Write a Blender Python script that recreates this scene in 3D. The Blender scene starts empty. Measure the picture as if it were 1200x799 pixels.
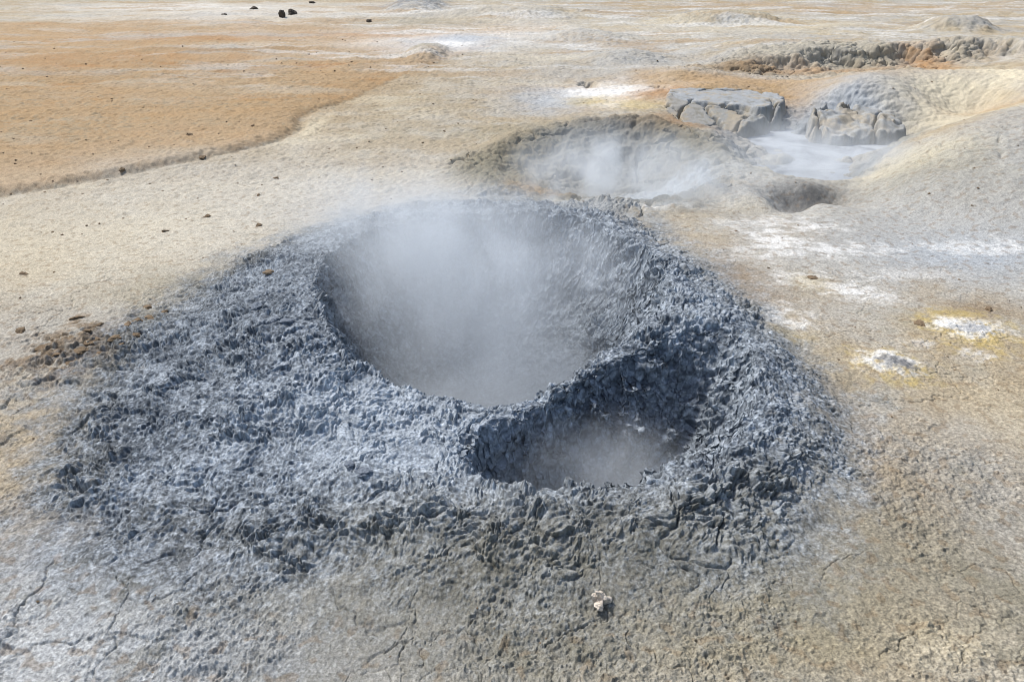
import bpy, math, random
import numpy as np

F32 = np.float32
RES = 1.0            # mesh density factor
rnd = random.Random(7)
sc = bpy.context.scene
COL = sc.collection

# ------------------------------------------------------------------ camera
CAM_H = 1.65
FPX = 600.0 / math.tan(math.radians(34.5))      # focal length in photo pixels
PITCH = math.atan((399.5 + 60.0) / FPX)
cp, sp = math.cos(PITCH), math.sin(PITCH)


def at(px, py, z=0.0):
    """world point at height z seen at photo pixel (px, py)"""
    u = (px - 600.0) / FPX
    v = (399.5 - py) / FPX
    dx, dy, dz = u, cp + v * sp, -sp + v * cp
    t = (z - CAM_H) / dz
    return (dx * t, dy * t, z)


# ------------------------------------------------------------------ noise
_rs = np.random.RandomState(11)
_perm = _rs.permutation(256).astype(np.int32)
_perm = np.concatenate([_perm, _perm, _perm])
_ang = _rs.rand(256) * 2 * np.pi
_g2x, _g2y = np.cos(_ang).astype(F32), np.sin(_ang).astype(F32)
_g3 = _rs.normal(size=(256, 3)).astype(F32)
_g3 /= np.linalg.norm(_g3, axis=1)[:, None]
_jx, _jy = _rs.rand(256).astype(F32), _rs.rand(256).astype(F32)


def fade(t):
    return t * t * t * (t * (t * 6 - 15) + 10)


def n2(x, y, seed=0):
    x = x + F32(seed * 17.31 + 300); y = y + F32(seed * 9.77 + 300)
    xi = np.floor(x); yi = np.floor(y)
    xf = (x - xi).astype(F32); yf = (y - yi).astype(F32)
    X = xi.astype(np.int32) & 255; Y = yi.astype(np.int32) & 255
    u, v = fade(xf), fade(yf)

    def g(a, b, fx, fy):
        h = _perm[_perm[X + a & 255] + (Y + b & 255)]
        return _g2x[h] * fx + _g2y[h] * fy
    a = g(0, 0, xf, yf); b = g(1, 0, xf - 1, yf)
    c = g(0, 1, xf, yf - 1); d = g(1, 1, xf - 1, yf - 1)
    a += u * (b - a); c += u * (d - c)
    return (a + v * (c - a)) * F32(1.5)


def n3(x, y, z, seed=0):
    x = x + F32(seed * 17.31 + 300); y = y + F32(seed * 9.77 + 300); z = z + F32(seed * 3.1 + 300)
    xi = np.floor(x); yi = np.floor(y); zi = np.floor(z)
    xf = (x - xi).astype(F32); yf = (y - yi).astype(F32); zf = (z - zi).astype(F32)
    X = xi.astype(np.int32) & 255; Y = yi.astype(np.int32) & 255; Z = zi.astype(np.int32) & 255
    u, v, w = fade(xf), fade(yf), fade(zf)

    def g(a, b, c):
        h = _perm[_perm[_perm[X + a & 255] + (Y + b & 255)] + (Z + c & 255)]
        q = _g3[h]
        return q[:, 0] * (xf - a) + q[:, 1] * (yf - b) + q[:, 2] * (zf - c)
    r = []
    for c in (0, 1):
        p = g(0, 0, c); p += u * (g(1, 0, c) - p)
        q = g(0, 1, c); q += u * (g(1, 1, c) - q)
        r.append(p + v * (q - p))
    return (r[0] + w * (r[1] - r[0])) * F32(1.6)


def fbm2(x, y, f, o=4, seed=0, gain=0.5):
    s = np.zeros_like(x); a = 1.0; t = 0.0
    for i in range(o):
        s += F32(a) * n2(x * F32(f), y * F32(f), seed + i * 3); t += a; a *= gain; f *= 2.03
    return s / F32(t)


def worley(x, y, seed=0):
    x = x + F32(seed * 7.7 + 300); y = y + F32(seed * 5.3 + 300)
    xi = np.floor(x).astype(np.int32); yi = np.floor(y).astype(np.int32)
    xf = (x - xi).astype(F32); yf = (y - yi).astype(F32)
    f1 = np.full(x.shape, 9, F32); f2 = np.full(x.shape, 9, F32); cid = np.zeros(x.shape, F32)
    for a in (-1, 0, 1):
        for b in (-1, 0, 1):
            h = _perm[_perm[(xi + a) & 255] + ((yi + b) & 255)]
            d = np.hypot(F32(a) + _jx[h] - xf, F32(b) + _jy[h] - yf)
            m = d < f1
            f2 = np.where(m, f1, np.minimum(f2, d))
            cid = np.where(m, h.astype(F32) / F32(255), cid)
            f1 = np.where(m, d, f1)
    return f1, f2, cid


def sstep(a, b, x):
    t = np.clip((x - a) / (b - a), 0, 1)
    return t * t * (3 - 2 * t)


def smooth_loop(pts, n=4, closed=True):
    P = np.array(pts, float); N = len(P); out = []
    rng = range(N) if closed else range(N - 1)
    for i in rng:
        if closed:
            p0, p1, p2, p3 = P[i - 1], P[i], P[(i + 1) % N], P[(i + 2) % N]
        else:
            p0, p1, p2, p3 = P[max(i - 1, 0)], P[i], P[i + 1], P[min(i + 2, N - 1)]
        for k in range(n):
            t = k / n
            out.append(0.5 * ((2 * p1) + (-p0 + p2) * t + (2 * p0 - 5 * p1 + 4 * p2 - p3) * t ** 2 + (-p0 + 3 * p1 - 3 * p2 + p3) * t ** 3))
    if not closed:
        out.append(P[-1])
    return np.array(out)[:, :2]


def seg_dist(x, y, P, closed=True):
    """distance to a polyline; signed (inside positive) when closed.  far points get a big number"""
    d2 = np.full(x.shape, 1e6, F32); ins = np.zeros(x.shape, bool)
    N = len(P)
    for i in range(N if closed else N - 1):
        ax, ay = P[i]; bx, by = P[(i + 1) % N]
        ex, ey = bx - ax, by - ay; L = ex * ex + ey * ey + 1e-12
        wx = x - F32(ax); wy = y - F32(ay)
        t = np.clip((wx * F32(ex) + wy * F32(ey)) / F32(L), 0, 1)
        d2 = np.minimum(d2, (wx - t * F32(ex)) ** 2 + (wy - t * F32(ey)) ** 2)
        if closed and ay != by:
            c = ((y < ay) != (y < by))
            ins ^= c & (x < (bx - ax) * (y - ay) / (by - ay) + ax)
    d = np.sqrt(d2)
    return np.where(ins, d, -d) if closed else d


def side_of(x, y, P):
    """signed distance to an open polyline, positive on its left"""
    best = np.full(x.shape, 1e6, F32); s = np.ones(x.shape, F32)
    for i in range(len(P) - 1):
        ax, ay = P[i]; bx, by = P[i + 1]
        ex, ey = bx - ax, by - ay; L = ex * ex + ey * ey + 1e-12
        wx = x - F32(ax); wy = y - F32(ay)
        t = np.clip((wx * F32(ex) + wy * F32(ey)) / F32(L), 0, 1)
        d2 = (wx - t * F32(ex)) ** 2 + (wy - t * F32(ey)) ** 2
        m = d2 < best
        best = np.where(m, d2, best)
        s = np.where(m, np.sign(F32(ex) * wy - F32(ey) * wx), s)
    return np.sqrt(best) * s


def W(pts, closed=True, n=4):
    return smooth_loop([at(*p)[:2] for p in pts], n, closed)


# ------------------------------------------------------------------ ground sampling (finer near the viewer)
def rows():
    r = [0.45]
    while r[-1] < 120:
        q = r[-1]
        if q < 1.3: d = 0.010
        elif q < 3.0: d = 0.0034
        elif q < 5.6: d = 0.0055
        elif q < 14: d = 0.014
        elif q < 30: d = 0.05
        else: d = 0.05 * (q / 30) ** 3
        r.append(q + d / RES)
    return np.array(r)


R_ = rows()
ta = np.radians(48.5)
inner = np.linspace(-ta, ta, int(1400 * RES))
edge = np.radians(np.linspace(48.9, 60, 30))
A_ = np.concatenate([-edge[::-1], inner, edge])
NR, NA = len(R_), len(A_)
rr, aa = np.meshgrid(R_, A_, indexing='ij')
x = (rr * np.sin(aa)).astype(F32).ravel()
y = (rr * np.cos(aa)).astype(F32).ravel()
del rr, aa
NV = x.size
print('verts', NV)

# ------------------------------------------------------------------ outlines (photo pixel + height -> metres)
OUTLINE = W([(552, 231), (420, 249), (305, 284), (195, 350), (105, 420), (38, 520), (50, 605), (140, 662), (295, 694), (450, 716), (600, 720),
             (755, 714), (862, 682), (958, 622), (1000, 548), (992, 482), (942, 415), (880, 348), (812, 295), (740, 252), (650, 232)])
PITA = W([(p[0], p[1], p[2] * (.42 + .33 * min(max((500 - p[1]) / 170, 0), 1))) for p in [(378, 340, .2), (396, 385, .2), (438, 427, .2), (500, 452, .15), (560, 465, .12), (620, 459, .13), (672, 436, .16), (714, 404, .18),
          (762, 368, .22), (782, 332, .23), (762, 291, .19), (704, 259, .13), (620, 250, .10), (540, 250, .10), (470, 260, .12), (412, 284, .15), (384, 312, .18)]])
PITB = W([(p[0], p[1], p[2] * (.42 + .33 * min(max((500 - p[1]) / 170, 0), 1))) for p in [(551, 505, .14), (551, 540, .17), (572, 560, .2), (612, 566, .22), (680, 556, .24), (745, 554, .24), (782, 531, .27), (836, 519, .28),
          (876, 484, .27), (882, 440, .26), (856, 397, .25), (808, 391, .25), (757, 408, .21), (700, 438, .17), (640, 469, .13), (590, 488, .12)]])
HOLLOW = W([(548, 196, .03), (600, 166, .05), (690, 146, .08), (770, 142, .10), (828, 160, .12), (846, 190, .05), (820, 226, 0), (770, 240, 0), (690, 240, 0), (620, 234, 0), (580, 218, 0)])
POOL = W([(846, 172, -.2), (885, 157, -.2), (940, 152, -.2), (990, 156, -.2), (1050, 174, -.2), (1035, 200, -.2), (985, 219, -.2), (930, 216, -.2), (880, 202, -.2)])
CLIFF = W([(838, 66, .3), (846, 54, .36), (900, 46, .38), (1000, 47, .38), (1085, 58, .34), (1112, 74, .1), (1090, 86, 0), (960, 90, 0), (860, 88, 0), (836, 80, .05)])
MOUND = W([(1005, 212, 0), (1050, 184, .12), (1110, 152, .3), (1200, 124, .4), (1330, 100, .4), (1420, 240, 0), (1330, 300, 0), (1180, 262, 0), (1060, 246, 0), (990, 232, 0)])
BANK = smooth_loop([at(*p)[:2] for p in [(-420, 262), (-150, 246), (0, 229), (75, 217), (150, 204), (225, 189), (295, 173), (336, 160), (350, 149), (352, 137), (372, 128), (410, 116), (450, 98), (500, 78), (560, 60)]], 5, False)

# ------------------------------------------------------------------ macro height
CR = [  # crest
    (552, 236, .12), (640, 241, .13), (700, 256, .15), (758, 292, .21), (800, 330, .26), (850, 366, .30), (898, 412, .31), (915, 468, .32), (880, 525, .33), (800, 566, .31),
    (700, 588, .30), (600, 592, .29), (500, 580, .30), (430, 545, .31), (372, 484, .30), (325, 425, .29), (318, 355, .27), (355, 302, .22), (430, 262, .15), (490, 246, .13),
    # saddle, ridge, lips
    (540, 492, .15), (450, 500, .19), (500, 452, .15), (560, 464, .12), (440, 428, .2), (390, 360, .21), (620, 457, .14), (670, 434, .18), (716, 402, .215), (760, 384, .25), (800, 372, .29),
    (552, 520, .15), (600, 563, .23), (680, 557, .24), (745, 555, .25), (782, 533, .27), (826, 521, .28), (850, 460, .26), (830, 405, .26), (740, 320, .2), (700, 275, .14), (560, 252, .1),
    (420, 290, .17), (480, 530, .235), (640, 500, .12), (550, 340, .1), (640, 360, .1), (720, 500, .18), (790, 450, .2),
    # flanks
    (230, 420, .16), (180, 480, .12), (240, 540, .17), (330, 580, .18), (420, 620, .17), (530, 638, .17), (650, 645, .17), (770, 632, .17), (870, 592, .18), (950, 530, .16), (950, 470, .17), (905, 395, .16), (835, 335, .14), (270, 345, .13),
    (130, 560, .06), (250, 630, .05)]


def low(p):
    k = .42 + .33 * min(max((500 - p[1]) / 170, 0), 1)      # the front rim is the lowest
    return (p[0], p[1], p[2] * k)


pts = [at(*low(p)) for p in CR]
pts += [(p[0], p[1], 0.0) for p in OUTLINE[::4]]
c0 = OUTLINE.mean(0)
pts += [(c0[0] + (p[0] - c0[0]) * 1.3, c0[1] + (p[1] - c0[1]) * 1.3, 0.0) for p in OUTLINE[::8]]
T = np.array(pts)


def tps_fit(T, lam=0.0008):
    n = len(T)
    d = np.linalg.norm(T[:, None, :2] - T[None, :, :2], axis=2)
    K = np.where(d > 0, d * d * np.log(d + 1e-9), 0) + lam * np.eye(n)
    Pm = np.c_[np.ones(n), T[:, :2]]
    A = np.block([[K, Pm], [Pm.T, np.zeros((3, 3))]])
    return np.linalg.solve(A, np.r_[T[:, 2], 0, 0, 0])


TW = tps_fit(T)



def tps_eval(x, y, T, TW):
    s = (TW[-3] + TW[-2] * x + TW[-1] * y).astype(F32)
    for i in range(len(T)):
        d2 = (x - F32(T[i, 0])) ** 2 + (y - F32(T[i, 1])) ** 2 + F32(1e-9)
        s += F32(0.5 * TW[i]) * d2 * np.log(d2)
    return s


def blob(px, py, rx, ry, z=0.0, warp=0.0, seed=1, hard=2.0, rot=0.0):
    """0..1 patch on the ground whose size is given in photo pixels around (px,py) at height z; returns (index, value)"""
    c = at(px, py, z)
    ax = abs(at(px + rx, py, z)[0] - c[0])
    ay = abs(at(px, py - ry, z)[1] - at(px, py + ry, z)[1]) / 2
    rot = math.radians(rot)
    m = max(ax, ay) * 2.2
    idx = np.nonzero((np.abs(x - F32(c[0])) < m) & (np.abs(y - F32(c[1])) < m))[0]
    dx = x[idx] - F32(c[0]); dy = y[idx] - F32(c[1])
    cr_, sr_ = math.cos(rot), math.sin(rot)
    u = (dx * F32(cr_) + dy * F32(sr_)) / F32(ax); v = (-dx * F32(sr_) + dy * F32(cr_)) / F32(ay)
    q = np.sqrt(u * u + v * v)
    if warp:
        f = 1.6 / min(ax, ay)
        q = q + F32(warp) * fbm2(x[idx], y[idx], f, 4, seed, 0.6)
    return idx, np.exp(-np.clip(q, 0, 9) ** F32(hard))


z = (fbm2(x, y, 0.16, 3, 5) * F32(0.10) * sstep(5, 16, y) + fbm2(x, y, 0.7, 4, 9) * F32(0.022)).astype(F32)
z += F32(0.05) * fbm2(x, y, 1.1, 4, 15, 0.55) * sstep(7, 12, y)

# low scarp between the orange flat and the pale ground
near = np.nonzero((y > 3.2) & (y < 20) & (x < 2.5) & (x > -14))[0]
bd = side_of(x[near], y[near], BANK) + F32(0.05) * fbm2(x[near], y[near], 2.2, 4, 31)
fadeb = sstep(1.5, -1.2, x[near]) * sstep(11.5, 7.5, y[near])
z[near] += fadeb * (F32(0.042) * sstep(-0.03, 0.14, bd) * np.exp(-np.clip(bd, 0, 9) * F32(.15)) - F32(0.018) * np.exp(-((bd + F32(.03)) / F32(.06)) ** 2))
bankd = np.full(NV, -9, F32); bankd[near] = bd

# bumps: px, py, rx, ry, base z, amp, sharp
for b in [(735, 70, 40, 6, 0, .14, 2.5), (690, 45, 50, 5, 0, .2, 2.5), (500, 64, 22, 9, 0, .14, 3), (487, 10, 28, 6, 0, .28, 3),
          (690, 99, 11, 3.2, 0, -.4, 5), (773, 109, 11, 3.2, 0, -.4, 5), (1120, 35, 40, 3, 0, .3, 3), (850, 26, 60, 3, 0, .25, 3), (600, 20, 90, 4, 0, .25, 2.5), (300, 22, 160, 8, 0, .12, 2.5),
          (1045, 430, 38, 18, 0, .02, 2.2), (1135, 384, 48, 18, 0, .014, 2.2)]:
    i, v = blob(b[0], b[1], b[2], b[3], b[4], 0.28, int(b[0]) % 37, b[6])
    z[i] += F32(b[5]) * v

# rear hollow, pool basin, collapsed crater with its cliff: measured heights
RC = [(1016, 212, .03), (1060, 180, .13), (1120, 150, .30), (1200, 125, .40), (1320, 112, .42), (1100, 215, .17), (1080, 255, .03), (1000, 246, 0), (1200, 180, .32), (1200, 240, .16), (1200, 300, .02), (1320, 200, .3), (1320, 290, .05), (1150, 195, .25), (1040, 225, .05),
      (1060, 168, -.08), (1130, 138, -.04), (1200, 112, .0), (1010, 190, -.16),
      (845, 170, .03), (868, 193, .0), (910, 206, .0), (950, 212, .0), (985, 214, .0), (905, 218, .01), (950, 220, .01), (890, 212, .01), (860, 218, .03), (900, 236, .0), (840, 240, -.02), (800, 244, 0), (960, 240, 0), (880, 255, 0), (940, 251, -.13), (975, 241, -.10), (912, 252, -.10), (950, 224, -.20), (912, 216, -.20), (985, 222, -.20), (880, 205, -.2),
      (940, 195, -.24), (940, 170, -.24), (900, 165, -.22), (985, 170, -.24), (1030, 180, -.22), (870, 172, -.2), (890, 190, -.2), (940, 152, -.14), (945, 141, -.02), (990, 146, -.1), (1050, 160, -.14), (880, 150, -.12), (850, 157, -.06),
      (850, 153, -.1), (800, 150, .02), (790, 132, .05), (900, 130, .0), (930, 120, .02), (850, 118, .05), (850, 99, .15), (780, 103, .09), (915, 104, .09), (850, 90, .08),
      (960, 130, .08), (1000, 106, .22), (1050, 84, .31), (1130, 95, .28), (1175, 112, .2), (1000, 128, .12), (1050, 112, .2), (1090, 130, .08), (1140, 135, .02), (1150, 126, .06), (1185, 108, .24), (1200, 88, .3), (1300, 80, .3), (1000, 150, -.05), (1080, 152, -.06),
      (1050, 92, .05), (960, 96, .0), (1130, 88, .1), (900, 90, 0), (960, 84, 0), (1040, 80, .02),
      (790, 84, .14), (800, 96, .06), (770, 92, .05), (740, 92, .02), (830, 86, .04),
      (548, 198, .02), (600, 168, .04), (690, 148, .07), (770, 144, .1), (828, 162, .09), (640, 190, -.1), (700, 190, -.12), (770, 180, -.08), (820, 195, -.02), (620, 212, -.08), (680, 215, -.27), (720, 222, -.3), (770, 225, -.28), (810, 228, -.14), (640, 232, -.04), (700, 240, -.06), (750, 243, -.03), (590, 220, 0), (560, 235, 0), (520, 215, 0), (560, 170, 0), (640, 140, .02), (730, 125, .03), (740, 200, -.22)]
T2 = np.array([at(*p) for p in RC] + [at(px, py, 0) for px, py in [(450, 230), (450, 160), (480, 110), (560, 90), (650, 75), (700, 300), (800, 300), (900, 300), (1050, 290), (1350, 330), (1480, 150), (1480, 250)]])
TW2 = tps_fit(T2, .0012)
reg = np.nonzero((y > 3.8) & (y < 13) & (x > -2.5) & (x < 9))[0]
xr, yr = x[reg], y[reg]
CORE = W([(530, 226), (520, 170), (640, 120), (700, 88), (800, 76), (960, 76), (1100, 76), (1250, 70), (1400, 90), (1440, 200), (1350, 290), (1100, 280), (900, 268), (700, 252), (600, 244)])
kk = sstep(-.7, .25, seg_dist(xr, yr, CORE))
z[reg] = z[reg] * (1 - F32(.75) * kk) + kk * tps_eval(xr, yr, T2, TW2)
TOP1 = W([(786, 107, .12), (820, 102, .15), (880, 103, .15), (916, 111, .12), (912, 120, .1), (893, 126, .1), (866, 122, .1), (835, 122, .1), (790, 116, .1)])
FR1 = W([(786, 116, .06), (835, 119, .06), (912, 120, .06), (910, 134, .04), (890, 141, .02), (866, 147, .0), (815, 150, -.02), (786, 140, .0)])
FR2 = W([(948, 137, .06), (968, 124, .12), (995, 121, .14), (1034, 125, .13), (1064, 137, .10), (1052, 146, .06), (1022, 151, .02), (985, 150, .04), (956, 146, .04)])
wl = fbm2(xr, yr, 4.5, 4, 147, .6)
gx = xr + F32(.10) * fbm2(xr, yr, 5, 3, 148); gy = yr + F32(.10) * fbm2(xr, yr, 5, 3, 149)
l1, l2, lc = worley(gx * F32(2.3), gy * F32(1.7), 23)
lcrack = np.exp(-((l2 - l1) / F32(.075)) ** 2)
dt1 = seg_dist(xr, yr, TOP1) + F32(.06) * wl; df1 = seg_dist(xr, yr, FR1) + F32(.06) * wl; df2 = seg_dist(xr, yr, FR2) + F32(.06) * wl
ft1 = sstep(-.015, .02, dt1); ff1 = sstep(-.015, .02, df1); ff2 = sstep(-.015, .02, df2)
ptop = F32(.08) + F32(.055) * (yr - F32(8.5)) + F32(.012) * wl - F32(.10) * lcrack * sstep(.18, .04, dt1)
pfr = F32(.025) + F32(.22) * (yr - F32(8.48)) + F32(.07) * (lc - F32(.5)) + F32(.006) * wl - F32(.20) * lcrack
pf2 = F32(.07) + F32(.26) * (yr - F32(8.25)) + F32(.05) * (lc - F32(.5)) + F32(.006) * wl - F32(.20) * lcrack
z[reg] += ff1 * (pfr - z[reg]); z[reg] += ff2 * (pf2 - z[reg]); z[reg] += ft1 * (ptop - z[reg])
ledge1 = np.full(NV, -9, F32); ledge1[reg] = np.maximum(dt1, df1); ledge2 = np.full(NV, -9, F32); ledge2[reg] = df2; ltop = np.full(NV, -9, F32); ltop[reg] = dt1
i, v = blob(705, 243, 36, 7, 0, .2, 3, 2.4); z[i] += F32(.10) * v; cone = np.zeros(NV, F32); cone[i] = v
reg = np.nonzero((y > 3.5) & (y < 22) & (x > -3) & (x < 12))[0]
xr, yr = x[reg], y[reg]
wn = fbm2(xr, yr, 1.6, 5, 41, 0.6)
hd = seg_dist(xr, yr, HOLLOW) + F32(.16) * wn
pd = seg_dist(xr, yr, POOL) + F32(.10) * wn
cd = seg_dist(xr, yr, CLIFF) + F32(.35) * wn
z[reg] += sstep(-.15, .2, pd) * (F32(.03) + F32(.17) * fbm2(xr, yr, 1.9, 4, 173, .6))
z[reg] += F32(.28) * np.exp(-((xr - F32(5.7)) / F32(2.4)) ** 4) * sstep(12.0, 12.5, yr + F32(.5) * wn + F32(.11) * (xr - F32(5.7)) ** 2) * sstep(17, 13.5, yr)
hollowd = np.full(NV, -9, F32); hollowd[reg] = hd
poold = np.full(NV, -9, F32); poold[reg] = pd
cliffd = np.full(NV, -9, F32); cliffd[reg] = cd
md = np.full(NV, -9, F32); md[reg] = seg_dist(xr, yr, MOUND) + F32(.18) * wn

# the double crater
reg = np.nonzero((y > 1.0) & (y < 6.4) & (x > -3.2) & (x < 3.0))[0]
xr, yr = x[reg], y[reg]
wn = fbm2(xr, yr, 2.2, 5, 51, 0.6)
wf = fbm2(xr, yr, 9.0, 4, 57, 0.6)
od = seg_dist(xr, yr, OUTLINE)
zt = tps_eval(xr, yr, T, TW)
z[reg] = z[reg] * (1 - sstep(-.25, .1, od)) + np.maximum(zt, -.02) * sstep(-.18, .10, od)
da = seg_dist(xr, yr, PITA); db = seg_dist(xr, yr, PITB)
daw = da + F32(.035) * wf + F32(.03) * wn; dbw = db + F32(.045) * wf + F32(.03) * wn


def pit(d, D, w):
    s = F32(.012)
    dd = np.where(d > .2, d, s * np.log1p(np.exp(np.clip(d / s, -30, 30))))
    return F32(D) * (1 - np.exp(-dd / w))


wb = F32(.21) + F32(.15) * sstep(.15, .60, xr) * sstep(2.15, 2.45, yr)       # the right wall of the small pit is gentler
z[reg] -= pit(daw, 1.0, F32(.36))
z[reg] -= pit(dbw, .75, wb)
crd = np.full(NV, -9, F32); crd[reg] = od + F32(.10) * wn + F32(.07) * wf
pa = np.full(NV, -9, F32); pa[reg] = daw
pb = np.full(NV, -9, F32); pb[reg] = dbw

# ------------------------------------------------------------------ surface normals of a grid
def grid_normals(X, Y, Z):
    P = np.stack([X, Y, Z], -1).reshape(NR, NA, 3)
    du = np.empty_like(P); dv = np.empty_like(P)
    du[1:-1] = P[2:] - P[:-2]; du[0] = P[1] - P[0]; du[-1] = P[-1] - P[-2]
    dv[:, 1:-1] = P[:, 2:] - P[:, :-2]; dv[:, 0] = P[:, 1] - P[:, 0]; dv[:, -1] = P[:, -1] - P[:, -2]
    n = np.cross(dv, du)
    n /= np.linalg.norm(n, axis=2, keepdims=True) + 1e-12
    return n.reshape(-1, 3).astype(F32)


N0 = grid_normals(x, y, z)

# ------------------------------------------------------------------ rough crust, cracks and crumbs
disp = np.zeros(NV, F32)
BOWL = at(455, 490, .1)             # a smoother, drier patch of crust between the two pits
crust = sstep(-.08, .22, crd)                     # 1 on the splattered mud crust
idx = np.nonzero(crd > -.1)[0]
X, Y, Z = x[idx], y[idx], z[idx]
wx = n3(X * 9, Y * 9, Z * 9, 61) * F32(.035); wy = n3(X * 9, Y * 9, Z * 9, 63) * F32(.035)
XX, YY, ZZ = X + wx, Y + wy, Z
b1 = n3(XX * 6, YY * 6, ZZ * 6, 65); b2 = np.abs(n3(XX * 15, YY * 15, ZZ * 15, 67))
b3 = n3(XX * 34, YY * 34, ZZ * 34, 69); b4 = n3(XX * 68, YY * 68, ZZ * 68, 71); b5 = n3(XX * 130, YY * 130, ZZ * 130, 73)
mod = F32(.7) + F32(.7) * n2(X * 3, Y * 3, 77)
rough_ = sstep(-.35, .35, n2(X * 2.6, Y * 2.6, 76) + F32(.5) * n2(X * 7, Y * 7, 75))
a = .020 * b1 + .010 * b2 + .006 * b3 + .0045 * b4 + .003 * b5
for fr, am, sd_ in ((6.5, .026, 4), (14, .020, 5), (29, .012, 6), (58, .0065, 7)):
    f1, f2, cid = worley(XX * fr + F32(.35) * b3 + F32(.3) * b1, (YY + ZZ * F32(.8)) * fr + F32(.35) * b4, sd_)
    a = a + F32(am) * np.clip(F32(.8) - f1 * f1 * F32(1.7), 0, 1) * np.clip(cid * F32(1.7) - F32(.35), 0, 1) * (F32(.4) + F32(.8) * rough_) * sstep(0, .3, f2 - f1)
g1, g2, _ = worley(X * 5 + wx * 14, Y * 5 + wy * 14, 8)
a -= .02 * np.exp(-((g2 - g1) / .05) ** 2) * sstep(.0, .3, n2(X * 1.7, Y * 1.7, 79))
inpit = sstep(.12, .5, np.maximum(pa[idx], pb[idx]))
disp[idx] += (a.astype(F32) - F32(.03)) * crust[idx] * (1 - F32(.2) * inpit) * (F32(1.0) + F32(.25) * n2(X * 2.1, Y * 2.1, 78) - F32(.25) * sstep(.5, .1, np.hypot(X - F32(BOWL[0]), (Y - F32(BOWL[1])) * F32(1.2))))

# bare ground: crumbly fine relief + sparse cracks
idx = np.nonzero((y < 9) & (crd < .25))[0]
X, Y = x[idx], y[idx]
mid = sstep(-.9, -.02, crd[idx]) * sstep(3.9, 2.6, Y + X * F32(.35))     # rougher towards the crater
X_ = X
q1 = n2(X * 27, Y * 27, 83); q2 = n2(X * 60, Y * 60, 85)
e = .006 * n2(X * 9, Y * 9, 81) + .0035 * q1 + .0020 * q2 + .0016 * n2(X * 125, Y * 125, 87)
for fr, am, sd_ in ((24, .0040, 31), (48, .0032, 32), (95, .0026, 33)):
    f1, f2, cid = worley(X * fr + F32(.4) * q1, Y * fr + F32(.4) * q2, sd_)
    e = e + F32(am) * np.clip(F32(.8) - f1 * f1 * F32(1.8), 0, 1) * np.clip(cid * F32(2.2) - F32(1.0), 0, 1) * sstep(0, .3, f2 - f1)
e = e * (F32(.4) + F32(.75) * mid + F32(.5) * sstep(2.6, 1.7, Y)) * (F32(.35) + F32(1.0) * sstep(-.35, .4, n2(X * 2.2, Y * 2.2, 88) + F32(.4) * n2(X * 6, Y * 6, 90)))
wx = fbm2(X, Y, 6, 4, 89, .6) * F32(.09); wy = fbm2(X, Y, 6, 4, 91, .6) * F32(.09)
g1, g2, _ = worley((X + wx) * 3.4, (Y + wy) * 3.4, 14)
ck = np.exp(-((g2 - g1) / .020) ** 2) * sstep(.1, .4, n2(X * 1.9, Y * 1.9, 93))
g1, g2, _ = worley((X + wx) * 9, (Y + wy) * 9, 17)
ck = np.maximum(ck, F32(.6) * np.exp(-((g2 - g1) / .035) ** 2) * sstep(.1, .35, n2(X * 2.6, Y * 2.6, 94)))
e -= .008 * ck * sstep(5, 3.5, Y)
disp[idx] += (e.astype(F32)) * (1 - crust[idx])
idx = np.nonzero((y >= 3.6))[0]
X, Y = x[idx], y[idx]
disp[idx] += (F32(.02) * np.abs(n2(X * 5, Y * 5, 95)) + F32(.012) * np.abs(n2(X * 12, Y * 12, 97)) + F32(.006) * n2(X * 26, Y * 26, 98)) * sstep(3.6, 7, Y) * (1 - crust[idx])
# rugged rear walls
idx = np.nonzero(((hollowd > -.5) | (np.abs(cliffd) < .7) | (poold > -.6) | (md > 0)))[0]
X, Y, Z = x[idx], y[idx], z[idx]
wob = n2(X * 1.5, Y * 1.5, 106) * F32(.06)
st3 = n3(X * 2.2, Y * 2.2, (Z + wob) * 26, 109) * .020 + n3(X * 34, Y * 34, Z * 34, 110) * .007
f1, f2, cid = worley(X * 2.4 + F32(.5) * n2(X * 4, Y * 4, 112), Y * 1.9 + Z * 3, 27)
st3 -= .05 * np.exp(-((f2 - f1) / .05) ** 2) * sstep(-.1, .25, n2(X * 1.1, Y * 1.1, 114))
k = st3 + np.abs(n3(X * 3.3, Y * 3.3, Z * 5, 101)) * .06 + np.abs(n3(X * 8, Y * 8, Z * 10, 103)) * .032 + np.abs(n3(X * 19, Y * 19, Z * 19, 105)) * .012
disp[idx] += k.astype(F32) * np.maximum.reduce([sstep(-.35, 0, hollowd[idx]) * sstep(1.1, .5, hollowd[idx]), sstep(.7, .2, np.abs(cliffd[idx])) * F32(.9), sstep(-.6, -.2, poold[idx]) * F32(.7), sstep(0, .4, md[idx]) * F32(.35)]) * (1 - F32(.75) * sstep(-.05, .05, np.maximum(ledge1[idx], ledge2[idx]))) * sstep(.0, -.06, crd[idx])

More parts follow.
